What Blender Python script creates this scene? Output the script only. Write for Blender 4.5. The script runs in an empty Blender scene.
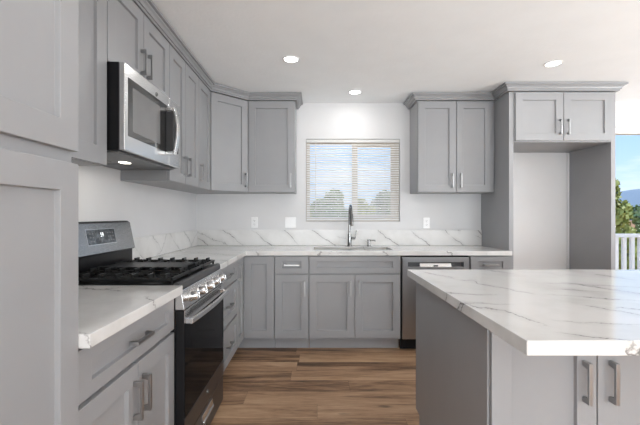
import bpy, bmesh, math, random
from mathutils import Vector, Matrix
PI = math.pi
S = bpy.context.scene
C = S.collection
random.seed(7)

# ---------------------------------------------------------------- camera
H = 1.24
cam_d = bpy.data.cameras.new('camera'); cam = bpy.data.objects.new('camera', cam_d); C.objects.link(cam)
cam.location = (0, 0, H); cam.rotation_euler = (PI/2, 0, 0)
cam_d.sensor_width = 36; cam_d.lens = 380/640*36
cam_d.shift_x = 4/640; cam_d.shift_y = 2.5/640
cam_d.clip_start = 0.02; cam_d.clip_end = 3000
S.camera = cam
S.view_settings.view_transform = 'Standard'; S.view_settings.look = 'None'
S.view_settings.gamma = 1; S.view_settings.exposure = 0.35
S.view_settings.use_curve_mapping = False
S.cycles.use_denoising = True
S.cycles.max_bounces = 10; S.cycles.diffuse_bounces = 6; S.cycles.transparent_max_bounces = 16
S.cycles.sample_clamp_indirect = 6
S.cycles.caustics_reflective = False; S.cycles.caustics_refractive = False

# ---------------------------------------------------------------- sky, sun, added fill lights
def nn(nt, typ, **kw):
    n = nt.nodes.new(typ)
    for k, v in kw.items():
        if k.startswith('i_'):
            n.inputs[k[2:].replace('_', ' ')].default_value = v
        else: setattr(n, k, v)
    return n
def ramp(nt, stops, interp='LINEAR'):
    r = nt.nodes.new('ShaderNodeValToRGB'); cr = r.color_ramp; cr.interpolation = interp
    while len(cr.elements) < len(stops): cr.elements.new(0.5)
    for e, (p, c) in zip(cr.elements, stops):
        e.position = p; e.color = (*c, 1) if len(c) == 3 else c
    return r
W = bpy.data.worlds.new('world'); S.world = W; W.use_nodes = True
nt = W.node_tree; nt.nodes.clear()
tc = nn(nt, 'ShaderNodeTexCoord'); sep = nn(nt, 'ShaderNodeSeparateXYZ')
nt.links.new(tc.outputs['Generated'], sep.inputs[0])
r = ramp(nt, [(0.0, (.70, .83, .96)), (.08, (.52, .73, .97)), (.25, (.30, .56, .95)), (1.0, (.16, .38, .85))])
nt.links.new(sep.outputs['Z'], r.inputs[0])
mp = nn(nt, 'ShaderNodeMapping'); mp.inputs['Scale'].default_value = (2.2, 2.2, 11)
nt.links.new(tc.outputs['Generated'], mp.inputs[0])
nz = nn(nt, 'ShaderNodeTexNoise', i_Scale=2.0, i_Detail=6.0, i_Roughness=.6)
nt.links.new(mp.outputs[0], nz.inputs['Vector'])
cr = ramp(nt, [(.45, (0, 0, 0)), (.72, (.75, .75, .75))])
nt.links.new(nz.outputs['Fac'], cr.inputs[0])
mx = nn(nt, 'ShaderNodeMixRGB'); mx.inputs['Color2'].default_value = (.92, .95, 1, 1)
nt.links.new(cr.outputs[0], mx.inputs['Fac']); nt.links.new(r.outputs[0], mx.inputs['Color1'])
bg = nn(nt, 'ShaderNodeBackground'); bg.inputs['Strength'].default_value = 1.0
nt.links.new(mx.outputs[0], bg.inputs['Color'])
wo = nn(nt, 'ShaderNodeOutputWorld'); nt.links.new(bg.outputs[0], wo.inputs[0])

def light(name, typ, loc, energy, rot=(0, 0, 0), color=(1, 1, 1), parent=None, **kw):
    d = bpy.data.lights.new(name, typ); d.energy = energy; d.color = color
    for k, v in kw.items(): setattr(d, k, v)
    o = bpy.data.objects.new(name, d); o.location = loc; o.rotation_euler = rot; C.objects.link(o)
    if parent: o.parent = parent
    return o
light('sun', 'SUN', (30, -10, 40), 2.6, (math.radians(-8), math.radians(42), 0), (1, .95, .88), angle=.01)
DAY = (.955, .985, 1)  # tint of the added fill lights behind and beside the camera
light('daylight_rear_left', 'AREA', (-.1, -4.05, 1.0), 118, (PI/2+.6, 0, 0), DAY, shape='RECTANGLE', size=2.0, size_y=1.3)  # added fill at an unseen rear opening, tilted up to lift the ceiling
light('daylight_rear_right', 'AREA', (3.0, -4.05, 1.05), 110, (PI/2+.85, 0, 0), DAY, shape='RECTANGLE', size=2.2, size_y=1.3)  # second added rear fill, tilted up as well
light('daylight_right', 'AREA', (5.70, .6, 1.0), 345, (PI/2+1.5, 0, PI/2), DAY, shape='RECTANGLE', size=2.6, size_y=1.6)  # added side fill aimed almost straight up to brighten the ceiling
CAN_W = 1.6

# ---------------------------------------------------------------- materials
def mat(name, base=(.5, .5, .5), rough=.5, metal=0.0, spec=.5, emit=None, estr=0, build=None):
    m = bpy.data.materials.new(name); m.use_nodes = True
    nt = m.node_tree; b = nt.nodes['Principled BSDF']
    b.inputs['Base Color'].default_value = (*base, 1); b.inputs['Roughness'].default_value = rough
    b.inputs['Metallic'].default_value = metal; b.inputs['Specular IOR Level'].default_value = spec
    if emit:
        b.inputs['Emission Color'].default_value = (*emit, 1); b.inputs['Emission Strength'].default_value = estr
    if build: build(nt, b)
    return m
def objco(nt, scale=(1, 1, 1), rot=(0, 0, 0), loc=(0, 0, 0)):
    t = nn(nt, 'ShaderNodeTexCoord'); m = nn(nt, 'ShaderNodeMapping')
    m.inputs['Scale'].default_value = scale; m.inputs['Rotation'].default_value = rot; m.inputs['Location'].default_value = loc
    nt.links.new(t.outputs['Object'], m.inputs[0]); return m.outputs[0]
def math_n(nt, op, a, b=None, clamp=False):
    n = nn(nt, 'ShaderNodeMath', operation=op, use_clamp=clamp)
    for i, v in enumerate((a, b)):
        if v is None: continue
        if isinstance(v, (int, float)): n.inputs[i].default_value = v
        else: nt.links.new(v, n.inputs[i])
    return n.outputs[0]
def bump(nt, b, h, strength=.2, dist=.002):
    n = nn(nt, 'ShaderNodeBump'); n.inputs['Strength'].default_value = strength; n.inputs['Distance'].default_value = dist
    nt.links.new(h, n.inputs['Height']); nt.links.new(n.outputs[0], b.inputs['Normal'])
def noise_out(nt, vec, scale, detail=4, rough=.5, dist=0):
    n = nn(nt, 'ShaderNodeTexNoise'); n.inputs['Scale'].default_value = scale; n.inputs['Detail'].default_value = detail
    n.inputs['Roughness'].default_value = rough; n.inputs['Distortion'].default_value = dist
    nt.links.new(vec, n.inputs['Vector']); return n.outputs['Fac']
def vary(c, amt, scale=(3, 3, 3)):
    """a paint or plaster with a faint uneven tone"""
    def f(nt, b):
        n = noise_out(nt, objco(nt, scale), 2.0, 3)
        r = ramp(nt, [(.3, tuple(x*(1-amt) for x in c)), (.7, tuple(min(1, x*(1+amt)) for x in c))])
        nt.links.new(n, r.inputs[0]); nt.links.new(r.outputs[0], b.inputs['Base Color'])
    return f
def plaster(c, sc, st):
    def f(nt, b):
        vary(c, .012)(nt, b)
        n = noise_out(nt, objco(nt), sc, 5, .6)
        bump(nt, b, n, st, .004)
    return f
M = {}
M['wall'] = mat('white wall paint', rough=.75, spec=.25, build=plaster((.69, .69, .695), 120, .12))
M['ceiling'] = mat('textured ceiling paint', rough=.9, spec=.1, build=plaster((.915, .935, .945), 38, .5))
M['white'] = mat('white trim paint', rough=.4, build=vary((.84, .84, .83), .01))
GREY = (.300, .303, .312)
M['grey'] = mat('grey cabinet paint', rough=.38, spec=.45, build=vary(GREY, .02))
M['inside'] = mat('cabinet interior dark grey', rough=.6, build=vary((.10, .10, .105), .05))
M['greytoe'] = mat('grey toe kick board', rough=.5, build=vary((.32, .32, .33), .03))
def brushed(c, r0, sc=(4, 4, 260)):
    def f(nt, b):
        n = noise_out(nt, objco(nt, sc), 6, 3)
        rr = ramp(nt, [(.2, (r0*.94,)*3), (.8, (r0*1.1,)*3)]); nt.links.new(n, rr.inputs[0]); nt.links.new(rr.outputs[0], b.inputs['Roughness'])
        cr = ramp(nt, [(.2, tuple(x*.975 for x in c)), (.8, c)]); nt.links.new(n, cr.inputs[0]); nt.links.new(cr.outputs[0], b.inputs['Base Color'])
    return f
M['steel'] = mat('brushed stainless steel', metal=1, build=brushed((.72, .72, .72), .24, (2, 2, 40)))
M['steel_d'] = mat('dark stainless steel', metal=1, build=brushed((.15, .15, .157), .36))
M['steel_f'] = mat('grey stainless fascia', metal=1, build=brushed((.38, .38, .38), .26))
M['steel_dw'] = mat('dishwasher stainless steel', metal=1, build=brushed((.50, .50, .51), .30, (60, 2, 2)))
M['nickel'] = mat('brushed nickel', metal=1, build=brushed((.37, .37, .372), .32, (90, 90, 90)))
M['faucet'] = mat('dark brushed nickel', metal=1, build=brushed((.24, .24, .24), .22, (90, 90, 90)))
M['chrome'] = mat('polished chrome', metal=1, build=brushed((.70, .70, .70), .22, (9, 9, 9)))
M['black'] = mat('black enamel', rough=.3, spec=.25, build=vary((.009, .009, .010), .1))
M['blackm'] = mat('matte black steel', rough=.5, spec=.25, build=vary((.012, .012, .013), .1))
M['iron'] = mat('cast iron', rough=.38, spec=.25, build=vary((.013, .013, .013), .2, (20, 20, 20)))
M['glassb'] = mat('black oven glass', rough=.05, spec=.25, build=vary((.008, .008, .009), .1)); M['glassb'].node_tree.nodes['Principled BSDF'].inputs['IOR'].default_value = 1.13
M['glassm'] = mat('microwave window glass', rough=.06, spec=.8, build=vary((.022, .022, .022), .1))
M['screen'] = mat('perforated microwave screen', rough=.15, spec=.6, build=vary((.16, .16, .16), .06))
M['charcoal'] = mat('charcoal plastic', rough=.45, build=vary((.045, .045, .047), .1))
M['greyplastic'] = mat('grey underside metal', rough=.4, metal=.6, build=vary((.17, .17, .17), .05))
M['plate'] = mat('white plastic plate', rough=.3, build=vary((.86, .86, .86), .01))
M['slot'] = mat('dark slot', rough=.6, build=vary((.06, .06, .06), .1))
M['led'] = mat('lamp lens', (1, 1, 1), .4, emit=(1, .98, .95), estr=9, build=lambda nt, b: None)
M['cooklamp'] = mat('cooktop lamp lens', (1, 1, 1), .4, emit=(1, .93, .8), estr=5)
M['digit'] = mat('lit display digits', (.8, .8, .8), .4, emit=(.9, .97, 1), estr=1.1)
def disp(nt, b):
    n = noise_out(nt, objco(nt), 26, 5, .7)
    r = ramp(nt, [(.42, (.025, .03, .035)), (.75, (.20, .22, .24))]); nt.links.new(n, r.inputs[0]); nt.links.new(r.outputs[0], b.inputs['Base Color'])
M['display'] = mat('control display glass', rough=.12, build=disp)
def translucent(nt, b):
    vary((.92, .92, .91), .01)(nt, b)
    tl = nn(nt, 'ShaderNodeBsdfTranslucent'); tl.inputs['Color'].default_value = (.92, .92, .90, 1)
    ms = nn(nt, 'ShaderNodeMixShader'); ms.inputs[0].default_value = .35; nt.links.new(b.outputs[0], ms.inputs[1]); nt.links.new(tl.outputs[0], ms.inputs[2])
    nt.links.new(ms.outputs[0], nt.nodes['Material Output'].inputs['Surface'])
M['blind'] = mat('white blind vinyl', rough=.45, build=translucent)
M['almond'] = mat('almond window vinyl', rough=.5, build=vary((.66, .60, .54), .02))
def glass(nt, b):
    tr = nn(nt, 'ShaderNodeBsdfTransparent'); gl = nn(nt, 'ShaderNodeBsdfGlossy'); gl.inputs['Roughness'].default_value = .02
    fr = nn(nt, 'ShaderNodeFresnel'); fr.inputs['IOR'].default_value = 1.045
    ms = nn(nt, 'ShaderNodeMixShader'); nt.links.new(fr.outputs[0], ms.inputs[0]); nt.links.new(tr.outputs[0], ms.inputs[1]); nt.links.new(gl.outputs[0], ms.inputs[2])
    nt.links.new(ms.outputs[0], nt.nodes['Material Output'].inputs['Surface'])
M['pane'] = mat('window glass', build=glass)

def quartz(name, dirs, seed=0.0, m0=.42, m1=.52, rough=.10):
    """white stone; dirs: (normal vector across the vein, period, half width, strength, noise warp)"""
    def f(nt, b):
        t = nn(nt, 'ShaderNodeTexCoord'); co = t.outputs['Object']
        mp = nn(nt, 'ShaderNodeMapping'); mp.inputs['Location'].default_value = (seed, seed*.7, seed*1.3); nt.links.new(co, mp.inputs[0])
        v = mp.outputs[0]
        soft = noise_out(nt, v, 3.0, 5, .6)
        base = ramp(nt, [(.28, (.60, .592, .575)), (.52, (.715, .71, .70)), (.8, (.745, .74, .73))]); nt.links.new(soft, base.inputs[0])
        col = base.outputs[0]
        for k, (nv, per, hw, stg, warp) in enumerate(dirs):
            d = nn(nt, 'ShaderNodeVectorMath', operation='DOT_PRODUCT'); nt.links.new(v, d.inputs[0]); d.inputs[1].default_value = nv
            n1 = noise_out(nt, v, 1.7 + k*.6, 2, .5); n2 = noise_out(nt, v, 14 + 5*k, 4, .65)
            u = math_n(nt, 'ADD', d.outputs['Value'], math_n(nt, 'MULTIPLY', math_n(nt, 'SUBTRACT', n1, .5), warp))
            u = math_n(nt, 'ADD', u, math_n(nt, 'MULTIPLY', math_n(nt, 'SUBTRACT', n2, .5), warp*.36))
            p = math_n(nt, 'FRACT', math_n(nt, 'DIVIDE', u, per))
            dist = math_n(nt, 'MULTIPLY', math_n(nt, 'ABSOLUTE', math_n(nt, 'SUBTRACT', p, .5)), per)
            wv = math_n(nt, 'MULTIPLY', noise_out(nt, v, 5.0 + k, 3, .6), hw*2)
            line = math_n(nt, 'SUBTRACT', 1.0, math_n(nt, 'DIVIDE', dist, wv), True)
            halo = math_n(nt, 'MULTIPLY', math_n(nt, 'SUBTRACT', 1.0, math_n(nt, 'DIVIDE', dist, hw*9), True), .16)
            msk = ramp(nt, [(m0, (.03, .03, .03)), (m1, (1, 1, 1))]); nt.links.new(noise_out(nt, v, 2.6 + k*.9, 2, .5), msk.inputs[0])
            a = math_n(nt, 'MULTIPLY', math_n(nt, 'MULTIPLY', math_n(nt, 'ADD', line, halo, True), msk.outputs[0]), stg)
            m = nn(nt, 'ShaderNodeMixRGB'); nt.links.new(a, m.inputs['Fac']); nt.links.new(col, m.inputs['Color1'])
            m.inputs['Color2'].default_value = (.13, .125, .12, 1); col = m.outputs[0]
        nt.links.new(col, b.inputs['Base Color'])
    return mat(name, rough=rough, spec=.5, build=f)
M['quartz_splash'] = quartz('white quartz with diagonal veins', [((.62, .62, .78), .21, .0042, 1.0, .15), ((.3, -.5, .8), .43, .003, .7, .2)], 3.1, .42, .50, .32)
M['quartz_top'] = quartz('white quartz worktop', [((.5, .75, .3), .30, .005, .75, .25), ((-.3, .9, .2), .4, .003, .6, .25)], 1.7)
M['quartz_isle'] = quartz('white quartz island worktop', [((.22, .95, .2), .17, .0042, .9, .22), ((.80, .35, .5), .34, .004, .9, .18)], 5.3, .46, .56)

def floor_mat(nt, b):
    t = nn(nt, 'ShaderNodeTexCoord'); sp = nn(nt, 'ShaderNodeSeparateXYZ'); nt.links.new(t.outputs['Object'], sp.inputs[0])
    PW, PL = .178, 1.22
    row = math_n(nt, 'FLOOR', math_n(nt, 'DIVIDE', sp.outputs['Y'], PW))
    wn = nn(nt, 'ShaderNodeTexWhiteNoise', noise_dimensions='1D'); nt.links.new(row, wn.inputs['W'])
    xs = math_n(nt, 'ADD', math_n(nt, 'DIVIDE', sp.outputs['X'], PL), math_n(nt, 'MULTIPLY', wn.outputs['Value'], 5.0))
    ix = math_n(nt, 'FLOOR', xs)
    cb = nn(nt, 'ShaderNodeCombineXYZ'); nt.links.new(ix, cb.inputs[0]); nt.links.new(row, cb.inputs[1])
    w2 = nn(nt, 'ShaderNodeTexWhiteNoise', noise_dimensions='2D'); nt.links.new(cb.outputs[0], w2.inputs['Vector'])
    # grain: stretched along the plank, shifted per plank
    cg = nn(nt, 'ShaderNodeCombineXYZ')
    nt.links.new(math_n(nt, 'ADD', math_n(nt, 'MULTIPLY', sp.outputs['X'], .9), math_n(nt, 'MULTIPLY', w2.outputs['Value'], 37)), cg.inputs[0])
    nt.links.new(math_n(nt, 'MULTIPLY', sp.outputs['Y'], 9.0), cg.inputs[1])
    nt.links.new(math_n(nt, 'MULTIPLY', w2.outputs['Value'], 11), cg.inputs[2])
    g1 = noise_out(nt, cg.outputs[0], 1.6, 6, .62, .5); g2 = noise_out(nt, cg.outputs[0], 9, 6, .7, .3)
    g = math_n(nt, 'ADD', math_n(nt, 'MULTIPLY', g1, .66), math_n(nt, 'MULTIPLY', g2, .34))
    g = math_n(nt, 'ADD', g, math_n(nt, 'MULTIPLY', math_n(nt, 'SUBTRACT', w2.outputs['Value'], .5), .13))
    r = ramp(nt, [(.33, (.080, .043, .024)), (.43, (.24, .137, .076)), (.52, (.40, .245, .142)), (.68, (.57, .385, .240))])
    nt.links.new(g, r.inputs[0])
    # knots
    cv = nn(nt, 'ShaderNodeCombineXYZ'); nt.links.new(math_n(nt, 'MULTIPLY', sp.outputs['X'], 1.9), cv.inputs[0]); nt.links.new(math_n(nt, 'MULTIPLY', sp.outputs['Y'], 6.3), cv.inputs[1])
    vo = nn(nt, 'ShaderNodeTexVoronoi'); vo.inputs['Scale'].default_value = 1.0; nt.links.new(cv.outputs[0], vo.inputs['Vector'])
    kr = ramp(nt, [(.03, (.75, .75, .75)), (.12, (0, 0, 0))]); nt.links.new(math_n(nt, 'ADD', vo.outputs['Distance'], math_n(nt, 'MULTIPLY', math_n(nt, 'SUBTRACT', g2, .5), .2)), kr.inputs[0])
    mk = nn(nt, 'ShaderNodeMixRGB'); nt.links.new(kr.outputs[0], mk.inputs['Fac']); nt.links.new(r.outputs[0], mk.inputs['Color1']); mk.inputs['Color2'].default_value = (.045, .026, .018, 1)
    # seams
    fy = math_n(nt, 'FRACT', math_n(nt, 'DIVIDE', sp.outputs['Y'], PW)); fx = math_n(nt, 'FRACT', xs)
    e = math_n(nt, 'MAXIMUM', math_n(nt, 'LESS_THAN', fy, .012), math_n(nt, 'LESS_THAN', fx, .0016))
    ms = nn(nt, 'ShaderNodeMixRGB'); nt.links.new(math_n(nt, 'MULTIPLY', e, .65), ms.inputs['Fac']); nt.links.new(mk.outputs[0], ms.inputs['Color1']); ms.inputs['Color2'].default_value = (.05, .03, .02, 1)
    nt.links.new(ms.outputs[0], b.inputs['Base Color'])
    bump(nt, b, g2, .12, .002)
M['floor'] = mat('brown oak vinyl planks', rough=.42, spec=.4, build=floor_mat)
def leaf(c0, c1):
    def f(nt, b):
        n = noise_out(nt, objco(nt), 2.2, 4, .7); r = ramp(nt, [(.32, c0), (.68, c1)]); nt.links.new(n, r.inputs[0]); nt.links.new(r.outputs[0], b.inputs['Base Color'])
    return f
M['leaf_y'] = mat('yellow green leaves', rough=.6, spec=.2, build=leaf((.20, .24, .05), (.62, .62, .20)))
M['leaf_g'] = mat('green leaves', rough=.6, spec=.2, build=leaf((.16, .24, .09), (.42, .52, .24)))
M['leaf_o'] = mat('olive leaves', rough=.6, spec=.2, build=leaf((.24, .28, .16), (.52, .56, .38)))
M['bark'] = mat('bark', rough=.9, build=vary((.14, .10, .07), .25, (9, 9, 3)))
def dirt(nt, b):
    n = noise_out(nt, objco(nt), .35, 8, .65); r = ramp(nt, [(.35, (.22, .24, .10)), (.48, (.44, .24, .13)), (.7, (.58, .36, .22))]); nt.links.new(n, r.inputs[0]); nt.links.new(r.outputs[0], b.inputs['Base Color'])
M['dirt'] = mat('dry earth', rough=.95, spec=.05, build=dirt)
M['mount'] = mat('haze-tinted wooded mountain slope', rough=1, spec=0, build=leaf((.27, .34, .40), (.38, .44, .50)))  # bluish distance haze is mixed into the slope colour
M['deckwood'] = mat('deck boards', rough=.8, build=vary((.42, .34, .27), .15, (1, 20, 1)))

# ---------------------------------------------------------------- mesh helpers
def obj(name, bm, m, parent=None, bevel=0, smooth=False, loc=None, rot=None, seg=2):
    me = bpy.data.meshes.new(name); bmesh.ops.recalc_face_normals(bm, faces=bm.faces); bm.to_mesh(me); bm.free()
    if smooth:
        for p in me.polygons: p.use_smooth = True
    me.materials.append(M[m] if isinstance(m, str) else m)
    o = bpy.data.objects.new(name, me); C.objects.link(o)
    if parent: o.parent = parent
    if loc: o.location = loc
    if rot: o.rotation_euler = rot
    if bevel:
        b = o.modifiers.new('bevel', 'BEVEL'); b.width = bevel; b.segments = seg; b.limit_method = 'ANGLE'; b.angle_limit = math.radians(40); b.harden_normals = False
    if smooth and bevel == 0:
        try: me.shade_smooth(); 
        except Exception: pass
        md = o.modifiers.new('split', 'EDGE_SPLIT'); md.split_angle = math.radians(42)
    return o
def inst(name, src, parent, loc, rot=(0, 0, 0)):
    o = src.copy(); o.name = name; C.objects.link(o); o.parent = parent; o.location = loc; o.rotation_euler = rot; return o
def thing(name, label, cat, loc=(0, 0, 0), rz=0, group=None):
    o = bpy.data.objects.new(name, None); o.empty_display_size = .1; C.objects.link(o)
    o.location = loc; o.rotation_euler = (0, 0, rz); o['label'] = label; o['category'] = cat
    if group: o['group'] = group
    return o
def tag(o, label, cat, group=None, kind=None):
    o['label'] = label; o['category'] = cat
    if group: o['group'] = group
    if kind: o['kind'] = kind
    return o
def struct(o, label=None):
    o['kind'] = 'structure'
    if label: o['label'] = label; o['category'] = o.name.split('_')[0]
    return o
def box(bm, x0, x1, y0, y1, z0, z1, mx=None):
    vs = [bm.verts.new(Vector((x, y, z)) if mx is None else mx @ Vector((x, y, z))) for x in (x0, x1) for y in (y0, y1) for z in (z0, z1)]
    for f in ((0, 1, 3, 2), (4, 6, 7, 5), (0, 4, 5, 1), (2, 3, 7, 6), (0, 2, 6, 4), (1, 5, 7, 3)): bm.faces.new([vs[i] for i in f])
def bx(*a, mx=None):
    bm = bmesh.new(); box(bm, *a, mx=mx); return bm
def basis(d):
    d = d.normalized(); u = d.orthogonal().normalized(); return u, d.cross(u)
def tube(bm, pts, rad, n=14, cap=True):
    pts = [Vector(p) for p in pts]; rad = rad if isinstance(rad, (list, tuple)) else [rad]*len(pts)
    rings = []; u = None
    for i, p in enumerate(pts):
        d = (pts[min(i+1, len(pts)-1)] - pts[max(i-1, 0)]).normalized()
        if u is None: u = basis(d)[0]
        u = (u - d*u.dot(d)).normalized(); w = d.cross(u)
        rings.append([bm.verts.new(p + (u*math.cos(2*PI*k/n) + w*math.sin(2*PI*k/n))*rad[i]) for k in range(n)])
    for a, b in zip(rings, rings[1:]):
        for k in range(n): bm.faces.new((a[k], a[(k+1) % n], b[(k+1) % n], b[k]))
    if cap: bm.faces.new(rings[0][::-1]); bm.faces.new(rings[-1])
def tubeobj(*a, **k):
    bm = bmesh.new(); tube(bm, *a, **k); return bm
def prism(bm, poly, axis, a, b):
    """extrude a 2D polygon between a and b along axis; poly in the remaining two axes in order"""
    def P(p, t):
        if axis == 'x': return (t, p[0], p[1])
        if axis == 'y': return (p[0], t, p[1])
        return (p[0], p[1], t)
    A = [bm.verts.new(P(p, a)) for p in poly]; B = [bm.verts.new(P(p, b)) for p in poly]
    n = len(poly)
    bm.faces.new(A); bm.faces.new(B[::-1])
    for i in range(n): bm.faces.new((A[i], A[(i+1) % n], B[(i+1) % n], B[i]))
def prismo(*a):
    bm = bmesh.new(); prism(bm, *a); return bm
def gridsolid(us, vs, inc, w0, w1, mapper):
    """solid slab of the grid cells that inc() keeps, no inner seams"""
    bm = bmesh.new(); cache = {}
    def V(i, j, k):
        key = (i, j, k)
        if key not in cache: cache[key] = bm.verts.new(mapper(us[i], vs[j], (w0, w1)[k]))
        return cache[key]
    nu, nv = len(us)-1, len(vs)-1
    on = lambda i, j: 0 <= i < nu and 0 <= j < nv and inc((us[i]+us[i+1])/2, (vs[j]+vs[j+1])/2)
    for i in range(nu):
        for j in range(nv):
            if not on(i, j): continue
            for k in (0, 1): bm.faces.new((V(i, j, k), V(i+1, j, k), V(i+1, j+1, k), V(i, j+1, k)))
            for di, dj, a, b in ((-1, 0, (i, j), (i, j+1)), (1, 0, (i+1, j), (i+1, j+1)), (0, -1, (i, j), (i+1, j)), (0, 1, (i, j+1), (i+1, j+1))):
                if not on(i+di, j+dj): bm.faces.new((V(*a, 0), V(*b, 0), V(*b, 1), V(*a, 1)))
    return bm
def sweep(path, prof, left=True):
    """mitred moulding: path of (x, y), profile of (outward, z); outward is to the right of travel"""
    bm = bmesh.new(); P = [Vector((*p, 0)) for p in path]; rings = []
    for i, p in enumerate(P):
        ds = []
        if i > 0: ds.append((P[i]-P[i-1]).normalized())
        if i < len(P)-1: ds.append((P[i+1]-P[i]).normalized())
        ns = [Vector((d.y, -d.x, 0)) for d in ds]
        m = sum(ns, Vector()).normalized(); m /= m.dot(ns[0])
        rings.append([bm.verts.new(p + m*o + Vector((0, 0, z))) for o, z in prof])
    n = len(prof)
    for a, b in zip(rings, rings[1:]):
        for k in range(n): bm.faces.new((a[k], a[(k+1) % n], b[(k+1) % n], b[k]))
    bm.faces.new(rings[0]); bm.faces.new(rings[-1][::-1]); return bm

# ---------------------------------------------------------------- room shell
XL, YB, ZC = -1.286, 4.08, 2.445
XR, YR = 5.62, -4.0
WX0, WX1, WZ0, WZ1 = -.107, .902, 1.170, 2.056          # kitchen window
DX0, DX1, DZ1 = 2.96, 4.80, 2.185                       # sliding door opening
struct(obj('floor', bx(XL-.1, XR+.1, YR-.1, YB+.12, -.08, 0), 'floor'), 'brown oak plank floor')
struct(obj('ceiling', bx(XL-.1, XR+.1, YR-.1, YB+.12, ZC, ZC+.1), 'ceiling'), 'white textured ceiling')
bm = gridsolid(sorted({XL-.1, WX0, WX1, DX0, DX1, XR+.1}), sorted({0, WZ0, WZ1, DZ1, ZC}),
               lambda u, v: not (WX0 < u < WX1 and WZ0 < v < WZ1) and not (DX0 < u < DX1 and v < DZ1), YB, YB+.12, lambda u, v, w: (u, w, v))
struct(obj('wall_back', bm, 'wall'), 'white back wall with the window over the sink')
struct(obj('wall_left', bx(XL-.1, XL, YR, YB, 0, ZC), 'wall'), 'white wall behind the range')
bm = gridsolid([YR, -.75, 1.95, YB], [0, .05, 2.2, ZC], lambda u, v: not (-.75 < u < 1.95 and .05 < v < 2.2), XR, XR+.1, lambda u, v, w: (w, u, v))  # unseen opening made for the added side fill
struct(obj('wall_right', bm, 'wall'))
bm = gridsolid([XL, -1.15, .95, 1.85, 4.15, XR], [0, .45, 2.25, ZC], lambda u, v: not ((-1.15 < u < .95 or 1.85 < u < 4.15) and .45 < v < 2.25), YR-.1, YR, lambda u, v, w: (u, w, v))  # unseen openings made for the added rear fills
struct(obj('wall_rear', bm, 'wall'))

# kitchen window
w1 = bpy.data.objects.new('window_1', None); C.objects.link(w1); w1.location = (WX0, YB+.05, WZ0); struct(w1, 'almond sliding window over the sink'); w1['category'] = 'window'
ww, wh = WX1-WX0, WZ1-WZ0
bm = gridsolid([.001, .04, ww-.04, ww-.001], [.001, .035, wh-.035, wh-.001], lambda u, v: not (.04 < u < ww-.04 and .035 < v < wh-.035), .0, .06, lambda u, v, w: (u, w, v))
obj('window_frame', bm, 'almond', w1, .002)
bm = gridsolid([.5, .56, ww-.085, ww-.041], [.036, .066, wh-.066, wh-.036], lambda u, v: u < .56 or u > ww-.085 or v < .066 or v > wh-.066, .012, .04, lambda u, v, w: (u, w, v))
obj('sliding_sash', bm, 'almond', w1, .002)
obj('pane', bx(.041, ww-.041, .045, .049, .036, wh-.036), 'pane', w1)
# blind
bl = thing('window_blind', 'white horizontal mini blind hanging open in the window over the sink', 'blind', (WX0, YB+.022, WZ0))
obj('headrail', bx(.004, ww-.004, -.016, .016, wh-.036, wh-.004), 'blind', bl, .002)
bm = bmesh.new(); z = .045; T = math.radians(43)
while z < wh-.045:
    n = 4; prev = None
    for k in range(n+1):
        s = (k/n-.5)*.025; cz = .0022*(1-(2*k/n-1)**2)
        p = [bm.verts.new((x, s*math.cos(T), z + s*math.sin(T) + cz)) for x in (.006, ww-.006)]
        q = [bm.verts.new((x, s*math.cos(T), z + s*math.sin(T) + cz - .0006)) for x in (.006, ww-.006)]
        if prev:
            bm.faces.new((prev[0][0], prev[0][1], p[1], p[0])); bm.faces.new((prev[1][0], prev[1][1], q[1], q[0]))
        prev = (p, q)
    z += .0252
obj('slats', bm, 'blind', bl)
obj('bottom_rail', bx(.006, ww-.006, -.013, .013, .012, .028), 'blind', bl, .002)
for x in (.16, .5, ww-.16): obj('ladder_cord', tubeobj([(x, -.0142, .02), (x, -.0142, wh-.03)], .0009, 6), 'blind', bl)
obj('tilt_wand', tubeobj([(.105, -.022, wh-.05), (.105, -.022, .09)], .004, 8), 'blind', bl)

# sliding glass door
d1 = bpy.data.objects.new('door_1', None); C.objects.link(d1); d1.location = (DX0, YB, 0); struct(d1, 'white sliding glass door onto the deck'); d1['category'] = 'door'
dw = DX1-DX0
bm = gridsolid([.001, .05, dw-.05, dw-.001], [.001, .04, DZ1-.065, DZ1-.001], lambda u, v: not (.05 < u < dw-.05 and .04 < v < DZ1-.065), .02, .11, lambda u, v, w: (u, w, v))
obj('door_frame', bm, 'white', d1, .003)
bm = gridsolid([dw/2-.03, dw/2+.04, dw-.12, dw-.051], [.041, .11, DZ1-.135, DZ1-.066], lambda u, v: u < dw/2+.04 or u > dw-.12 or v < .11 or v > DZ1-.135, .03, .06, lambda u, v, w: (u, w, v))
obj('sliding_panel', bm, 'white', d1, .003)
obj('pane', bx(.051, dw-.051, .066, .071, .041, DZ1-.066), 'pane', d1)
obj('door_handle', bx(dw/2-.006, dw/2+.014, -.01, .028, .92, 1.12), 'nickel', d1, .004)

# crown moulding
CT = ZC-.006
prof = [(0, 2.374), (.023, 2.374), (.023, 2.388), (.033, 2.389), (.033, 2.396), (.037, 2.406), (.048, 2.414), (.048, 2.421), (.066, 2.422), (.066, CT), (0, CT)]
FB, FL = YB-.305, XL+.305                      # upper cabinet box faces
DGx, DGy = XL+.61, YB-.61                      # ends of the diagonal corner face
crown_a = struct(obj('trim_1', sweep([(FL, 1.05), (FL, DGy), (DGx, FB), (-.207, FB), (-.207, YB)], prof), 'grey', bevel=.0008), 'grey crown moulding over the left and corner wall cabinets')
crown_b = struct(obj('trim_2', sweep([(1.005, YB), (1.005, FB), (1.771, FB)], prof), 'grey', bevel=.0008), 'grey crown moulding over the wall cabinet right of the window')
crown_c = struct(obj('trim_3', sweep([(1.772, FB-.067), (1.772, 3.488), (2.749, 3.488), (2.749, YB)], prof), 'grey', bevel=.0008), 'grey crown moulding over the refrigerator alcove')

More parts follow.
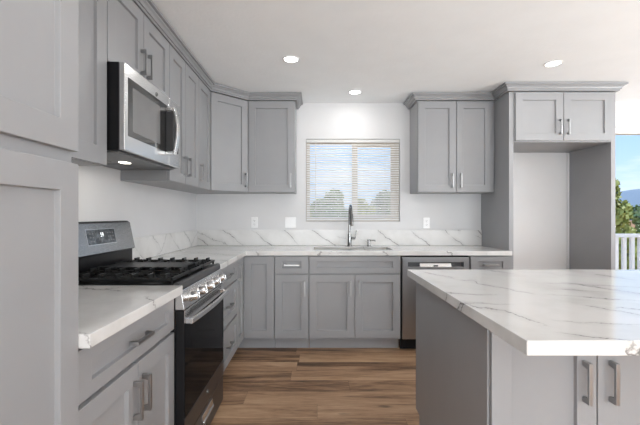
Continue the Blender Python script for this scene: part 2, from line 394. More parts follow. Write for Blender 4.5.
# ---------------------------------------------------------------- cabinet kit
TD = .02                                           # door thickness
def front(bm, x0, x1, z0, z1, stile=.068, rail=None, rec=.014, y=0.0):
    """shaker front with a sunk panel; face at y - TD"""
    rail = stile if rail is None else rail
    yf, yb, yp = y-TD, y-.0012, y-TD+rec
    R = lambda a, b, c, d, yy: [bm.verts.new(p) for p in ((a, yy, c), (b, yy, c), (b, yy, d), (a, yy, d))]
    o, ob = R(x0, x1, z0, z1, yf), R(x0, x1, z0, z1, yb)
    i0 = R(x0+stile, x1-stile, z0+rail, z1-rail, yf); s = .0015
    i1 = R(x0+stile+s, x1-stile-s, z0+rail+s, z1-rail-s, yp)
    for k in range(4):
        l = (k+1) % 4
        bm.faces.new((o[k], o[l], i0[l], i0[k])); bm.faces.new((i0[k], i0[l], i1[l], i1[k])); bm.faces.new((ob[k], ob[l], o[l], o[k]))
    bm.faces.new(i1); bm.faces.new(ob[::-1])
# one pull: local z along its length, stands off towards -y
def pull_mesh(L=.138):
    bm = bmesh.new(); h = L/2
    box(bm, -.0065, .0065, -.034, -.024, -h, h)
    for s in (-1, 1):
        z0, z1 = sorted((s*h, s*(h-.022)))
        prism(bm, [(-.0245, z0), (-.0245, z1), (0, z1 - (0.006 if s < 0 else 0)), (0, z0 + (0.006 if s > 0 else 0))], 'x', -.0065, .0065)
    me = bpy.data.meshes.new('handle'); bmesh.ops.recalc_face_normals(bm, faces=bm.faces); bm.to_mesh(me); bm.free(); me.materials.append(M['nickel']); return me
PULL = pull_mesh()
def handle(parent, x, z, horizontal=False, y=0.0):
    o = bpy.data.objects.new('handle', PULL); C.objects.link(o); o.parent = parent; o.location = (x, y-TD-.0002, z)
    if horizontal: o.rotation_euler = (0, PI/2, 0)
    b = o.modifiers.new('bevel', 'BEVEL'); b.width = .0012; b.segments = 2
    return o
def door(parent, x0, x1, z0, z1, hx=None, hz=None, y=0.0, name='door', stile=.068, rail=None):
    bm = bmesh.new(); front(bm, x0, x1, z0, z1, stile, rail, y=y)
    d = obj(name, bm, 'grey', parent, .0014)
    if hx is not None: handle(d, hx, hz, y=y)
    return d
def drawer(parent, x0, x1, z0, z1, pull=True, stile=.068, rail=.045):
    d = door(parent, x0, x1, z0, z1, name='drawer', stile=stile, rail=rail)
    if pull: handle(d, (x0+x1)/2, (z0+z1)/2, True)
    return d
G = .0026
BT = .873                                          # top of base cabinets
def base_box(t, x0, x1, d=.607, toe=True, y0=0):
    obj('body', bx(x0, x1, y0, d, .106, BT), 'inside' if False else 'grey', t, .001)
    if toe: obj('toe_kick', bx(x0+.001, x1-.001, y0+.075, y0+.093, .001, .1055), 'greytoe', t)
DZ0, DZT, DRB, DRT = .124, .697, .713, .862

# --- base run on the left wall (local x runs along world +Y, front faces +X)
FX = XL+.61                                        # face of base boxes = -.676
R90 = PI/2
P_END = 1.037
def left_base(y0, y1, label, name='base_cabinet'):
    return thing(name, label, 'cabinet', (FX, y0, 0), R90)
t = left_base(P_END+.004, 1.762, 'grey two-door base cabinet with a drawer, between pantry and range'); wL = 1.762-P_END-.004
base_box(t, 0, wL)
drawer(t, .004, wL-.004, DRB, DRT)
mid = wL/2
door(t, .004, mid-G, DZ0, DZT, mid-.034, DZT-.125); door(t, mid+G, wL-.004, DZ0, DZT, mid+.034, DZT-.125)
t = left_base(2.519, 3.168, 'grey three-drawer base cabinet just right of the range'); wL = .648
base_box(t, 0, wL)
for a, b in ((DRB, DRT), (.425, DZT), (DZ0, .409)): drawer(t, .004, wL-.004, a, b, rail=.045 if a > .6 else .06)

# --- corner base cabinet (L-shaped)
CX0, CY1 = -.378, 3.169
t = thing('corner_base_cabinet', 'grey L-shaped corner base cabinet with two full-height doors under the counter corner', 'cabinet', (XL, YB, 0))
x1, y0 = CX0-XL, CY1-YB+.001
LL = lambda z0, z1, off: gridsolid([.003, .61-off, x1], [y0, -.61+off, -.003], lambda u, v: u < .61-off or v > -.61+off, z0, z1, lambda u, v, w: (u, v, w))
obj('body', LL(.106, BT, 0), 'grey', t, .001)
obj('toe_kick', LL(.001, .1055, .075), 'greytoe', t)
lf = bpy.data.objects.new('door', None)
bm = bmesh.new(); front(bm, .002, .274, DZ0, DRT); bm.transform(Matrix.Translation((.61, y0, 0)) @ Matrix.Rotation(R90, 4, 'Z'))
dl = obj('door', bm, 'grey', t, .0014)
h = handle(dl, 0, 0); h.location = (.61+TD+.0002, y0+.040, .755); h.rotation_euler = (0, 0, R90)
bm = bmesh.new(); front(bm, .632, x1-.003, DZ0, DRT); bm.transform(Matrix.Translation((0, -.61, 0)))
obj('door', bm, 'grey', t, .0014)

# --- base run on the back wall
FY = YB-.61
def back_base(x0, label): return thing('base_cabinet', label, 'cabinet', (x0, FY, 0))
t = back_base(-.377, 'grey narrow base cabinet with one drawer, left of the sink cabinet'); w = .312
base_box(t, .001, w); drawer(t, .004, w-.003, DRB, DRT); door(t, .004, w-.003, DZ0, DZT, w-.037, DZT-.122)
t = thing('sink_cabinet', 'grey two-door sink base cabinet with a wide false drawer front', 'cabinet', (-.064, FY, 0)); w = .834
bm = gridsolid([.001, .018, w-.018, w], [0, .018, .59, .607], lambda u, v: u < .018 or u > w-.018 or v < .018 or v > .59, .124, BT, lambda u, v, w_: (u, v, w_))
box(bm, .001, w, 0, .607, .106, .124)
obj('body', bm, 'grey', t, .0008); obj('toe_kick', bx(.002, w-.001, .075, .093, .001, .1055), 'greytoe', t)
drawer(t, .004, w-.004, DRB, DRT, False)
door(t, .004, w/2-G, DZ0, DZT, w/2-.04, DZT-.122); door(t, w/2+G, w-.004, DZ0, DZT, w/2+.04, DZT-.122)
t = back_base(1.400, 'grey base cabinet with a drawer between dishwasher and refrigerator panel'); w = .370
base_box(t, .001, w); drawer(t, .004, w-.003, DRB, DRT); door(t, .004, w-.003, DZ0, DZT, .037, DZT-.122)

# --- dishwasher
t = thing('dishwasher', 'stainless steel dishwasher right of the sink cabinet', 'dishwasher', (.772, FY, 0)); w = .626
obj('tub', bx(.006, w-.006, .01, .58, .10, .866), 'blackm', t)
zt, pz0, pz1 = .856, .768, .812
bm = gridsolid([.012, .06, w-.06, w-.012], [.115, pz0, pz1, zt], lambda u, v: not (.06 < u < w-.06 and pz0 < v < pz1), -.03, .008, lambda u, v, w_: (u, w_, v))
dd = obj('door', bm, 'steel_dw', t, .0015)
obj('pocket', bx(.061, w-.061, -.002, .007, pz0+.001, pz1-.001), 'steel_d', dd)
obj('grip_bar', prismo([(-.029, pz0+.002), (-.012, pz0+.002), (-.008, pz1-.012), (-.014, pz1-.010)], 'x', .17, w-.17), 'chrome', dd, .001)
obj('badge', bx(w/2-.02, w/2+.02, -.0302, -.0285, pz0+.008, pz0+.018), 'black', dd)
obj('toe_kick', bx(.008, w-.008, .05, .06, .002, .099), 'blackm', t)
for xx in (.03, w-.03): obj('foot', tubeobj([(xx, .3, .001), (xx, .3, .1)], .012), 'blackm', t)

# --- pantry
t = thing('pantry_cabinet', 'tall grey pantry cabinet with two stacked panel doors at the left edge', 'cabinet', (FX+.009, .28, 0), R90); w = 1.037-.28
obj('body', bx(0, w, 0, .616, .106, 2.44), 'grey', t, .001)
obj('toe_kick', bx(.001, w-.001, .075, .093, .001, .1055), 'greytoe', t)
bm = bmesh.new(); front(bm, .004, w-.001, DZ0, 1.378, .074)
obj('door', bm, 'grey', t, .0014)
bm = bmesh.new(); front(bm, .004, w-.001, 1.412, 2.37, .074)
obj('door', bm, 'grey', t, .0014)

# --- upper cabinets
UZ0, UZ1 = 1.466, 2.371
def upper(name, label, loc, rz, w, z0=UZ0, d=.302, x0=.001, fill=0):
    t = thing(name, label, 'cabinet', (*loc, z0), rz)
    obj('body', bx(x0, w-.001, 0, d, 0, 2.371-z0 if d < .4 else 2.371-z0), 'grey', t, .001)
    return t
MY0, MY1 = 1.751, 2.493                             # microwave bay
t = upper('wall_cabinet', 'grey two-door wall cabinet between pantry and microwave', (FL, P_END+.012), R90, MY0-P_END-.013); w = MY0-P_END-.013; h = UZ1-UZ0
door(t, .004, w/2-G, .002, h-.007, w/2-.04, .115); door(t, w/2+G, w-.003, .002, h-.007, stile=.08)
z0 = 1.953
t = upper('wall_cabinet', 'short grey two-door wall cabinet above the microwave', (FL, MY0), R90, MY1-MY0, z0); w = MY1-MY0; h = UZ1-z0
door(t, .004, w/2-G, .002, h-.007, w/2-.037, .125); door(t, w/2+G, w-.003, .002, h-.007, w/2+.037, .125)
h = UZ1-UZ0
YA, YM, YZ = MY1, 2.80, 3.118
t = upper('wall_cabinet', 'grey two-door wall cabinet right of the microwave', (FL, YA), R90, YZ-YA); w = YZ-YA; m_ = YM-YA
door(t, .004, m_-G, .002, h-.007, m_-.04, .13); door(t, m_+G, w-.003, .002, h-.007, m_+.04, .13)
t = upper('wall_cabinet', 'grey single-door wall cabinet on the left wall beside the diagonal corner cabinet', (FL, YZ), R90, DGy-YZ); w = DGy-YZ
door(t, .004, w-.006, .002, h-.007, .04, .13, stile=.062)
t = thing('corner_wall_cabinet', 'grey diagonal corner wall cabinet with a single angled door', 'cabinet', (XL, YB, UZ0))
obj('body', prismo([(.003, -.609), (.305, -.609), (.609, -.305), (.609, -.003), (.003, -.003)], 'z', 0, h), 'grey', t, .001)
dl_ = math.hypot(.305, .305)
bm = bmesh.new(); front(bm, .016, dl_-.016, .002, h-.007)
MT = Matrix.Translation((.305, -.61, 0)) @ Matrix.Rotation(PI/4, 4, 'Z'); bm.transform(MT)
dc = obj('door', bm, 'grey', t, .0014)
ho = handle(dc, 0, 0); ho.location = MT @ Vector((dl_-.046, -TD-.0002, .115)); ho.rotation_euler = (0, 0, PI/4)
t = upper('wall_cabinet', 'grey single-door wall cabinet on the back wall left of the window', (DGx, FB), 0, .468); w = .468
door(t, .008, w-.005, .002, h-.007, w-.042, .115)
t = upper('wall_cabinet', 'grey two-door wall cabinet right of the window', (1.005, FB), 0, .766); w = .766
mid = (456.5-316)*3.755/380-1.005
door(t, .006, mid-G, .002, h-.007, mid-.042, .115); door(t, mid+G, .732, .002, h-.007, mid+.042, .115)

# --- refrigerator surround
FF = 3.488
for nm, x0, x1, lb in (('end_panel', 1.772, 1.812, 'tall grey panel on the left side of the refrigerator alcove'), ('end_panel', 2.709, 2.749, 'tall grey panel on the right side of the refrigerator alcove')):
    tag(obj(nm, bx(x0, x1, FF, YB-.002, .001, 2.371), 'grey', bevel=.001), lb, 'panel')
t = upper('alcove_cabinet', 'short grey two-door cabinet bridging the top of the refrigerator alcove', (1.813, FF), 0, .895, 1.908, .588); w = .895
h2 = 2.371-1.908
door(t, .010, w/2-G, .012, h2-.014, w/2-.036, .135, y=-.0005, stile=.066); door(t, w/2+G, w-.006, .012, h2-.014, w/2+.036, .135, y=-.0005, stile=.066)
tag(obj('filler_strip', bx(2.690, 2.708, YB-.02, YB-.002, .001, 1.9), 'wall'), 'narrow white strip in the back corner of the refrigerator alcove', 'trim')

# ---------------------------------------------------------------- worktops
CZ0, CZ1 = .8745, .914
CF = -.631; CFY = 3.425
tag(obj('countertop', bx(XL+.002, CF+.013, 1.0385, 1.762, CZ0, CZ1), 'quartz_top', bevel=.002), 'short white veined quartz countertop between pantry and range', 'countertop')
SX0, SX1, SY0, SY1 = -.022, .725, 3.565, 3.905
bm = gridsolid(sorted({XL+.002, CF, SX0, SX1, 1.770}), sorted({2.519, CFY, SY0, SY1, YB-.002}),
               lambda u, v: (u < CF or v > CFY) and not (SX0 < u < SX1 and SY0 < v < SY1), CZ0, CZ1, lambda u, v, w: (u, v, w))
tag(obj('countertop', bm, 'quartz_top', bevel=.002), 'L-shaped white veined quartz countertop running from range past the sink', 'countertop')
tag(obj('backsplash', bx(XL+.002, XL+.022, 2.50, YB-.003, CZ1+.001, 1.08), 'quartz_splash', bevel=.0015), 'low white veined quartz backsplash on the left wall behind the counter', 'backsplash')
tag(obj('backsplash', bx(XL+.023, 1.770, YB-.022, YB-.002, CZ1+.001, 1.08), 'quartz_splash', bevel=.0015), 'long low white veined quartz backsplash under the window', 'backsplash')

# --- sink
t = thing('kitchen_sink', 'stainless undermount sink set into the back counter', 'sink', ((SX0+SX1)/2, (SY0+SY1)/2, .67))
hx, hy = (SX1-SX0)/2+.006, (SY1-SY0)/2+.006
bm = bmesh.new(); T0, T1 = .2035, .004
def rr(hx, hy, r, z, n=5):
    out = []
    for cx, cy, a0 in ((hx-r, hy-r, 0), (-hx+r, hy-r, PI/2), (-hx+r, -hy+r, PI), (hx-r, -hy+r, 1.5*PI)):
        for k in range(n+1): a = a0 + k/n*PI/2; out.append(bm.verts.new((cx+r*math.cos(a), cy+r*math.sin(a), z)))
    return out
L = [rr(hx+.012, hy+.012, .03, T0), rr(hx, hy, .03, T0), rr(hx-.004, hy-.004, .03, .03), rr(hx-.03, hy-.03, .03, T1), rr(.03, .03, .03, 0)]
for a, b in zip(L, L[1:]):
    for k in range(len(a)): bm.faces.new((a[k], a[(k+1) % len(a)], b[(k+1) % len(b)], b[k]))
bm.faces.new(L[-1])
obj('basin', bm, 'steel', t, smooth=True)
obj('drain', tubeobj([(0, 0, .001), (0, 0, .007)], [.038, .034], 20), 'chrome', t, smooth=True)

# --- faucet
fx, fy = .352, 3.985; F0 = CZ1+.0005
t = thing('kitchen_faucet', 'brushed nickel gooseneck faucet behind the sink', 'faucet', (fx, fy, F0))
obj('base', tubeobj([(0, 0, 0), (0, 0, .006), (0, 0, .012), (0, 0, .055), (0, 0, .125)], [.026, .026, .021, .0205, .019], 20), 'faucet', t, smooth=True)
pts = [(0, 0, .126), (0, 0, .29)]; R = .10
for k in range(1, 15): a = k/14*PI*.94; pts.append((0, -R + R*math.cos(a), .32 + R*math.sin(a)))
obj('spout', tubeobj(pts, .0125, 16), 'faucet', t, smooth=True)
e = Vector(pts[-1]); dv = (e-Vector(pts[-2])).normalized()
obj('spray_head', tubeobj([e+dv*.001, e+dv*.02, e+dv*.10, e+dv*.125], [.0165, .0185, .0195, .017], 18), 'faucet', t, smooth=True)
lv = obj('lever', tubeobj([(.02, 0, .082), (.06, 0, .082)], [.013, .013], 14), 'faucet', t, smooth=True)
obj('lever_stick', tubeobj([(.056, 0, .085), (.064, 0, .125), (.076, 0, .165)], [.008, .0065, .0075], 12), 'faucet', lv, smooth=True)
t = thing('soap_dispenser', 'small brushed nickel soap pump on the counter right of the faucet', 'soap dispenser', (.556, fy+.005, F0))
obj('base', tubeobj([(0, 0, 0), (0, 0, .008), (0, 0, .010), (0, 0, .048)], [.023, .023, .0135, .0125], 18), 'faucet', t, smooth=True)
obj('pump_head', tubeobj([(0, 0, .049), (0, 0, .068)], [.017, .016], 16), 'faucet', t, smooth=True)
obj('nozzle', tubeobj([(.015, 0, .058), (.052, -.01, .060), (.066, -.014, .052)], [.008, .007, .006], 10), 'faucet', t, smooth=True)

# --- outlets and switch
def outlet(px, py, label, gang=1):
    x = (px-316)*(YB-.004)/380; z = H + (215-py)*(YB-.004)/380
    w, hh = (.070, .115) if gang == 1 else (.116, .115)
    t = thing('wall_outlet' if gang == 1 else 'switch_plate', label, 'outlet' if gang == 1 else 'switch', (x, YB-.0005, z))
    obj('cover_plate', bx(-w/2, w/2, -.006, 0, -hh/2, hh/2), 'plate', t, .002)
    if gang == 1:
        for s in (-1, 1):
            f = obj('socket', bx(-.017, .017, -.008, -.0062, s*.0195-.0145, s*.0195+.0145), 'plate', t, .003)
            for dx in (-.0065, .0065): obj('slot', bx(dx-.0012, dx+.0012, -.0084, -.0079, s*.0195-.001, s*.0195+.008), 'slot', f)
            obj('ground_hole', tubeobj([(0, -.0084, s*.0195-.007), (0, -.0079, s*.0195-.007)], .0026, 10), 'slot', f)
        obj('screw', tubeobj([(0, -.0072, 0), (0, -.0061, 0)], .003, 10), 'white', t)
    else:
        for s in (-1, 1):
            obj('rocker', prismo([(-.0062, -.033), (-.011, -.033), (-.0068, .033), (-.0062, .033)], 'x', s*.023-.0165, s*.023+.0165), 'plate', t, .001)
        for sx in (-.023, .023):
            for sz in (-.046, .046): obj('screw', tubeobj([(sx, -.0072, sz), (sx, -.0061, sz)], .003, 10), 'white', t)
outlet(254.5, 222.5, 'white duplex outlet on the back wall near the left corner')
outlet(290.5, 222.5, 'white double rocker switch plate just left of the window', 2)
outlet(426.5, 223, 'white duplex outlet on the back wall right of the window')

# ---------------------------------------------------------------- island
IX0, IX1, IY0, IY1 = .547, 2.45, .986, 2.274
t = thing('kitchen_island', 'grey kitchen island base with paired doors and dark nickel pulls', 'kitchen island', (.586, 1.302, 0)); w = 1.70; d = .928
obj('body', bx(.0185, w, 0, d, .106, BT), 'grey', t, .001)
obj('toe_kick', bx(.0185, w-.02, .06, d-.075, .001, .1055), 'greytoe', t)
bm = gridsolid([0, d-.075, d], [.001, .106, BT], lambda u, v: not (u > d-.075 and v < .106), 0, .018, lambda u, v, w_: (w_, u, v))
obj('end_panel', bm, 'grey', t, .001)
for k, (a, b, hx) in enumerate(((.007, .361, .318), (.365, .719, .407), (.728, 1.08, 1.04), (1.084, 1.436, 1.126))):
    door(t, a, b, DZ0, BT-.004, hx, .681, stile=.066)
tag(obj('island_countertop', bx(IX0, IX1, IY0, IY1, CZ0, CZ1), 'quartz_isle', bevel=.002), 'thick white veined quartz slab on the island', 'countertop')

# ---------------------------------------------------------------- gas range (local x = world +Y, front at -y = world +X)
RY0, RW = 1.766, .749
t = thing('gas_range', 'stainless and black freestanding gas range between the base cabinets', 'range', (-.656, RY0, 0), R90)
BK = .627                                              # local depth to the wall
obj('body', bx(0, RW, .0, BK-.003, .03, .895), 'blackm', t, .001)
for xx in (.05, RW-.05):
    for yy in (.03, BK-.06): obj('foot', tubeobj([(xx, yy, .001), (xx, yy, .032)], .018), 'blackm', t)
# cooktop pan with raised front lip
obj('cooktop', bx(.001, RW-.001, .006, BK-.070, .896, .918), 'black', t, .004)
# front lip and slanted control panel
obj('front_lip', prismo([(.005, .896), (.005, .922), (-.012, .922), (-.021, .916), (-.025, .892), (-.025, .888), (-.001, .888), (-.001, .896)], 'x', .001, RW-.001), 'charcoal', t, .002)
cp = obj('control_panel', prismo([(-.0005, .887), (-.0005, .798), (-.044, .798), (-.030, .887)], 'x', .0, RW), 'steel', t, .002)
for k in range(5):
    x = (.105, .235, .375, .515, .645)[k]
    nrm = Vector((0, -.987, .158)).normalized(); p = Vector((x, -.0375, .841))
    kb = obj('knob', tubeobj([p+nrm*.0005, p+nrm*.005, p+nrm*.008, p+nrm*.036, p+nrm*.039], [.026, .026, .0225, .021, .0195], 22), 'chrome', cp, smooth=True)
    bm = bmesh.new(); box(bm, -.005, .005, -.008, 0, -.017, .017, mx=Matrix.Translation(p+nrm*.0395) @ Matrix.Rotation(-.16, 4, 'X'))
    obj('grip', bm, 'chrome', kb, .002)
for x in (.17, .305, .445, .58): obj('indicator', tubeobj([(x, -.040, .843), (x, -.0368, .843)], .004, 10), 'black', cp)
# oven door
od = obj('oven_door', bx(.004, RW-.004, -.042, -.002, .188, .794), 'black', t, .003)
obj('oven_glass', bx(.006, RW-.006, -.045, -.0422, .290, .733), 'glassb', od, .001)
obj('bottom_rail', bx(.005, RW-.005, -.0455, -.0422, .189, .288), 'steel_d', od, .001)
obj('top_rail', bx(.005, RW-.005, -.0455, -.0422, .735, .793), 'steel', od, .001)
for k in range(3): obj('vent_slot', bx(.07, RW-.07, -.0462, -.0457, .757+k*.012, .763+k*.012), 'slot', od)
bm = bmesh.new(); N = 20; prev = None
for k in range(N+1):
    u = k/N; x = .008 + u*(RW-.016); y = -.074 - .016*math.sin(PI*u)
    q = [bm.verts.new(v) for v in ((x, y-.007, .733), (x, y-.007, .755), (x, y+.005, .758), (x, y+.005, .730))]
    if prev:
        for i in range(4): bm.faces.new((prev[i], prev[(i+1) % 4], q[(i+1) % 4], q[i]))
    else: bm.faces.new(q)
    prev = q
bm.faces.new(prev)
for q in (.008, RW-.036): box(bm, q, q+.028, -.071, -.046, .733, .755)
obj('oven_handle', bm, 'steel', od, .002)
def badge(parent, M4, r=.016):
    """round maker's mark: disc, rim and a looped line"""
    bm = tubeobj([(0, 0, 0), (0, -.0015, 0)], r, 24); bm.transform(M4); b = obj('badge', bm, 'chrome', parent, smooth=True)
    ring = bmesh.new(); tube(ring, [(r*.86*math.cos(a), -.002, r*.86*math.sin(a)) for a in [i/24*2*PI for i in range(25)]], r*.07, 6)
    for s in (-1, 1): tube(ring, [(s*r*(.12+.30*math.cos(a)), -.002, r*(.42*math.sin(a) + .1*s)) for a in [i/14*1.7*PI+.4 for i in range(15)]], r*.07, 6)
    ring.transform(M4); obj('monogram', ring, 'slot', b)
badge(od, Matrix.Translation((RW/2, -.0456, .248)), .014)
sd = obj('storage_drawer', bx(.004, RW-.004, -.042, -.002, .022, .180), 'steel_d', t, .003)
bm = bmesh.new(); prism(bm, [(-.0422, .158), (-.0422, .112), (-.054, .112), (-.057, .122), (-.050, .128), (-.046, .158)], 'x', RW/2-.10, RW/2+.10)
obj('drawer_pull', bm, 'steel', sd, .001)
# backguard
bgd = obj('backguard', prismo([(BK-.069, .919), (BK-.069, 1.02), (BK-.083, 1.022), (BK-.046, 1.196), (BK-.036, 1.203), (BK-.004, 1.203), (BK-.004, .919)], 'x', .001, RW-.001), 'black', t, .003)
def bgp(x, s, o):   # point on the slanted face: s 0..1 up, o outwards
    a, b = Vector((0, BK-.083, 1.022)), Vector((0, BK-.046, 1.196)); n = Vector((0, -.978, .208)); q = a+(b-a)*s+n*o; return (x, q.y, q.z)
def bgquad(x0, x1, s0, s1, o0, o1):
    bm = bmesh.new(); vs = [bm.verts.new(bgp(x, s, o)) for x in (x0, x1) for s in (s0, s1) for o in (o0, o1)]
    for f in ((0, 1, 3, 2), (4, 6, 7, 5), (0, 4, 5, 1), (2, 3, 7, 6), (0, 2, 6, 4), (1, 5, 7, 3)): bm.faces.new([vs[i] for i in f])
    return bm
obj('fascia', bgquad(.001, RW-.001, .02, .985, .0015, .005), 'steel_f', bgd, .002)
obj('display_frame', bgquad(.245, .535, .29, .80, .0052, .0062), 'chrome', bgd, .0008)
ds = obj('display', bgquad(.250, .530, .315, .775, .0063, .0070), 'display', bgd)
def text_obj(txt, size, parent, M4, m):
    cu = bpy.data.curves.new('digits', 'FONT'); cu.body = txt; cu.size = size; cu.extrude = .0002; cu.align_x = 'CENTER'; cu.align_y = 'CENTER'
    to = bpy.data.objects.new('digits', cu); C.objects.link(to); dg = bpy.context.evaluated_depsgraph_get()
    me = bpy.data.meshes.new_from_object(to.evaluated_get(dg)); bpy.data.objects.remove(to); bpy.data.curves.remove(cu)
    me.transform(M4); me.materials.append(M[m]); o = bpy.data.objects.new('digits', me); C.objects.link(o); o.parent = parent; return o
text_obj('59', .034, ds, Matrix.Translation(bgp(.392, .60, .0074)) @ Matrix.Rotation(math.radians(90-12), 4, 'X'), 'digit')
bm = bmesh.new()
for px_ in (.275, .30, .45, .475, .50):
    for s in (.40, .52, .64): 
        q = bgquad(px_, px_+.010, s, s+.03, .0071, .0073)
        me_ = bpy.data.meshes.new('x'); q.to_mesh(me_); q.free(); bm.from_mesh(me_); bpy.data.meshes.remove(me_)
obj('touch_keys', bm, 'greyplastic', ds)
# burners and grates
GT = .948
for x, y, r_ in ((.135, .15, .045), (.135, .42, .038), (.375, .285, .05), (.615, .15, .038), (.615, .42, .045)):
    b = obj('burner', tubeobj([(x, y, .9185), (x, y, .924), (x, y, .926), (x, y, .932)], [r_+.012, r_+.010, r_, r_-.003], 24), 'iron', t, smooth=True)
def grate(x0, x1):
    bm = bmesh.new(); y0, y1 = .013, .538; b = .011
    for xx in (x0, x1-b): box(bm, xx, xx+b, y0, y1, GT-.016, GT-.002)
    for yy in (y0, (y0+y1)/2-b/2, y1-b): box(bm, x0, x1, yy, yy+b, GT-.016, GT-.002)
    for xx in (x0+.002, x1-b-.002):
        for yy in (y0+.002, y1-b-.002): box(bm, xx, xx+b, yy, yy+b, .9185, GT-.01)
    # raised fingers
    for cy in (.15, .42):
        for k in range(5):
            xx = x0 + (x1-x0)*(k+.5)/5
            for s in (-1, 1):
                ya, yb = cy+s*.030 if k in (1, 2, 3) else cy+s*.06, cy+s*.122
                lo, hi = sorted((ya, yb))
                prism(bm, [(lo, GT-.012), (hi, GT-.014), (hi, GT), (lo, GT+.003)] if s > 0 else [(lo, GT-.014), (hi, GT-.012), (hi, GT+.003), (lo, GT)], 'x', xx-.0045, xx+.0045)
    for k in range(7):
        yy = .05 + k*.077
        for xx, q in ((x0+.002, 1), (x1-.002, -1)):
            a, c = sorted((xx, xx+q*.055)); box(bm, a, c, yy-.006, yy+.006, GT-.014, GT+.014)
    return bm
for a, b in ((.006, .252), (.254, .496), (.498, .743)): obj('grate', grate(a, b), 'iron', t, .002)
obj('griddle', bx(.268, .482, .06, .50, GT+.007, GT+.013), 'iron', t, .003)

# ---------------------------------------------------------------- microwave
MZ0, MZ1, MW = 1.541, 1.950, .716
t = thing('microwave', 'stainless over-the-range microwave mounted below the short wall cabinet', 'microwave', (XL+.40, 1.757, 0), R90)
obj('body', bx(0, MW, .026, .397, MZ0, MZ1), 'black', t, .002)
dm = obj('door', bx(.001, .535, 0, .025, MZ0+.001, MZ1-.001), 'steel', t, .003)
obj('window', bx(.036, .506, -.0016, -.0003, MZ0+.072, MZ1-.060), 'glassm', dm, .001)
obj('mesh_screen', bx(.075, .40, -.0022, -.0017, MZ0+.10, MZ1-.095), 'screen', dm)
pn = obj('control_panel', bx(.537, MW-.001, 0, .025, MZ0+.001, MZ1-.001), 'steel', t, .003)
obj('keypad', bx(.575, MW-.03, -.001, -.0002, MZ0+.09, MZ1-.07), 'glassb', pn)
# bowed handle
bm = bmesh.new(); N = 16; prev = None; z0, z1 = MZ0+.055, MZ1-.075
for k in range(N+1):
    s = k/N; z = z0+(z1-z0)*s; y = -.040-.020*math.sin(PI*s)
    q = [bm.verts.new(v) for v in ((.478, y, z), (.512, y-.004, z), (.512, y-.014, z), (.478, y-.012, z))]
    if prev:
        for i in range(4): bm.faces.new((prev[i], prev[(i+1) % 4], q[(i+1) % 4], q[i]))
    else: bm.faces.new(q)
    prev = q
bm.faces.new(prev)
for za in (z0, z1-.02): box(bm, .480, .510, -.050, -.002, za, za+.02)
hd = obj('handle', bm, 'chrome', dm, .002)
obj('grip_inlay', bx(.482, .509, -.044, -.0025, z0+.024, z1-.024), 'charcoal', hd, .002)
badge(dm, Matrix.Translation((.355, -.0003, MZ1-.040)), .013)
obj('underside', bx(.012, MW-.012, .035, .385, MZ0-.010, MZ0-.0005), 'greyplastic', t, .002)
for a in (.06, .40): obj('grease_filter', bx(a, a+.26, .225, .36, MZ0-.0125, MZ0-.0105), 'steel_d', t)
lp = obj('cooktop_lamp', bx(.32, .38, .155, .195, MZ0-.0135, MZ0-.0105), 'cooklamp', t)
light('cooktop_lamp_light', 'AREA', (.35, .175, MZ0-.016), .3, (0, 0, 0), (1, .93, .82), parent=t, shape='RECTANGLE', size=.1, size_y=.06)
bm = bmesh.new()
for k in range(9): box(bm, .05+k*.07, .10+k*.07, .03, .0255, MZ1-.001, MZ1+.0001)
bm.free()

# ---------------------------------------------------------------- recessed lights
def can(x, y, label, group=None):
    t = thing('recessed_light', label, 'ceiling light', (x, y, ZC), 0, 'recessed ceiling lights')
    bm = bmesh.new(); n = 28
    rings = [[bm.verts.new((r*math.cos(2*PI*k/n), r*math.sin(2*PI*k/n), z)) for k in range(n)] for r, z in ((.066, -.0005), (.066, -.004), (.055, -.006), (.051, -.001))]
    for a, b in zip(rings, rings[1:]):
        for k in range(n): bm.faces.new((a[k], a[(k+1) % n], b[(k+1) % n], b[k]))
    obj('trim_ring', bm, 'white', t, smooth=True)
    obj('lens', tubeobj([(0, 0, -.0032), (0, 0, -.0006)], .050, 28), 'led', t)
    light('recessed_lamp', 'AREA', (0, 0, -.008), CAN_W, (0, 0, 0), (1, .99, .97), parent=t, shape='DISK', size=.09)
can(-.193, 2.935, 'round recessed ceiling light nearest the left wall cabinets')
can(.382, 3.72, 'round recessed ceiling light over the sink close to the back wall')
can(1.885, 3.02, 'round recessed ceiling light in front of the refrigerator alcove')
for x, y in ((-.19, .9), (1.885, .9), (.9, -1.4), (3.2, -1.4), (3.6, 1.6)): can(x, y, 'added unseen round recessed ceiling light farther out in the open room')  # out-of-view cans added to help light the room

# ---------------------------------------------------------------- outdoors
struct(obj('ground', bx(-150, 250, 5.0, 400, -3.4, -3.0), 'dirt'))
struct(obj('deck', bx(2.3, 8.0, YB+.125, 5.72, -.16, -.10), 'deckwood'))
for n_, (x, y) in enumerate(((2.4, 5.6), (5.1, 5.6), (7.9, 5.6))): struct(obj('deck_post', bx(x-.06, x+.06, y-.06, y+.06, -3.0, -.161), 'white'))
t = thing('deck_railing', 'white painted deck railing with square balusters outside the sliding door', 'railing', (2.4, 5.55, -.10))
obj('top_rail', bx(0, 5.5, -.05, .05, 1.015, 1.065), 'white', t, .003)
obj('bottom_rail', bx(0, 5.5, -.025, .025, .06, .10), 'white', t, .003)
bal = None
for k in range(46):
    x = .10 + k*.1175
    if x > 5.45: break
    if bal is None: bal = obj('baluster', bx(-.026, .026, -.02, .02, .1005, 1.0145), 'white', t, .002, loc=(x, 0, 0))
    else: inst('baluster', bal, t, (x, 0, 0))
for x in (.04, 5.46): obj('post', bx(x-.045, x+.045, -.045, .045, 0, 1.0145), 'white', t, .003)

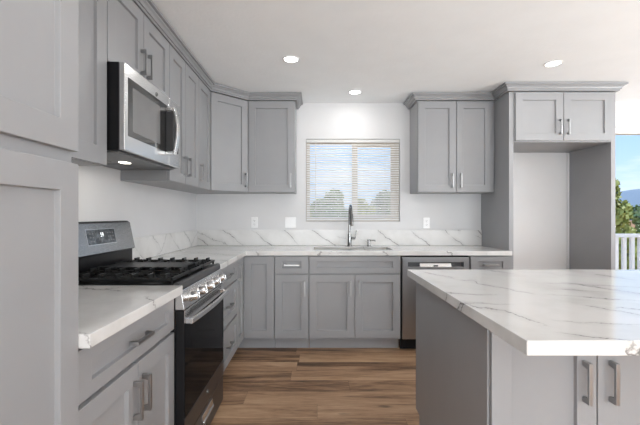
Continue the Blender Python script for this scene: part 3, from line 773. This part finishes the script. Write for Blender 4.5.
def tree(px, ytop, y, halfw, m, label, nl=2600, base=-3.0, blobs=9, leafs=.10, name='tree'):
    rnd = random.Random(int(px*10+y)); x = (px-316)*y/380; top = H+(215-ytop)*y/380; hw = halfw*y/380
    t = thing(name, label, 'tree', (x, y, base), 0, 'trees outside')
    hh = top-base; bm = bmesh.new()
    tube(bm, [(0, 0, -.05), (.05, 0, hh*.3), (-.04, .05, hh*.62), (0, 0, hh*.85)], [.16, .13, .09, .03], 8)
    for k in range(5):
        a = k*1.3; tube(bm, [(0, 0, hh*(.35+.06*k)), (hw*.55*math.cos(a), hw*.55*math.sin(a), hh*(.5+.07*k))], [.06, .02], 6)
    obj('trunk', bm, 'bark', t)
    bm = bmesh.new(); cs = []
    for k in range(blobs):
        a = rnd.uniform(0, 2*PI); rr_ = rnd.uniform(.1, .62)*hw; zz = rnd.uniform(.32, .80)*hh
        cs.append((Vector((rr_*math.cos(a), rr_*math.sin(a), zz)), rnd.uniform(.38, .58)*hw))
    cs.append((Vector((0, 0, hh-.45*hw)), .45*hw))
    for k in range(nl):
        c, R_ = cs[k % len(cs)]; v = Vector((rnd.gauss(0, 1), rnd.gauss(0, 1), rnd.gauss(0, 1))).normalized()
        p = c + v*R_*rnd.uniform(.55, 1.0)**.5; p.z = min(p.z, hh)
        u = (v + Vector((rnd.uniform(-.8, .8), rnd.uniform(-.8, .8), rnd.uniform(-.8, .8)))).normalized(); a_, b_ = basis(u); s = leafs*rnd.uniform(.6, 1.3)
        bm.faces.new([bm.verts.new(p+a_*s), bm.verts.new(p+b_*s*.6), bm.verts.new(p-a_*s), bm.verts.new(p-b_*s*.6)])
    obj('foliage', bm, m, t); return t
tree(604, 176, 15, 32, 'leaf_y', 'large yellow-green tree just outside beyond the deck railing', 6500, leafs=.12, blobs=16)
tree(642, 204, 19, 25, 'leaf_g', 'lower green tree right of the large one beyond the deck railing', 4200, leafs=.13)
tree(334, 189, 30, 23, 'leaf_g', 'round green tree seen through the left half of the blind', 4200, leafs=.17, blobs=12)
tree(361, 198, 34, 16, 'leaf_y', 'small yellow-green tree seen beside the window mullion', 2600, leafs=.17)
tree(386, 190, 38, 24, 'leaf_o', 'pale olive tree seen through the right half of the blind', 4200, leafs=.2)
tree(304, 203, 36, 18, 'leaf_y', 'low yellow-green tree at the left edge of the window view', 2600, leafs=.18)
# far mountains
bm = bmesh.new(); rnd = random.Random(3); rows = []
def ridge(x): return 8 + 38/(1+math.exp(-(x-400)/45)) + 2.5*math.sin(x*.021+1) + 1.5*math.sin(x*.053)
for j in range(9):
    s = j/8; row = []
    for i in range(90):
        x = -300 + i*13.5; prof_ = math.sin(s*PI)**.9
        row.append(bm.verts.new((x, 520+160*s, -6 + (ridge(x)+6)*prof_ + rnd.uniform(-.6, .6)*(1 if 0 < j < 8 else 0))))
    rows.append(row)
for a, b in zip(rows, rows[1:]):
    for i in range(89): bm.faces.new((a[i], a[i+1], b[i+1], b[i]))
struct(obj('mountains', bm, 'mount', smooth=True))
struct(obj('valley', bx(-400, 1000, 401, 520, -6, -3.2), 'mount'))
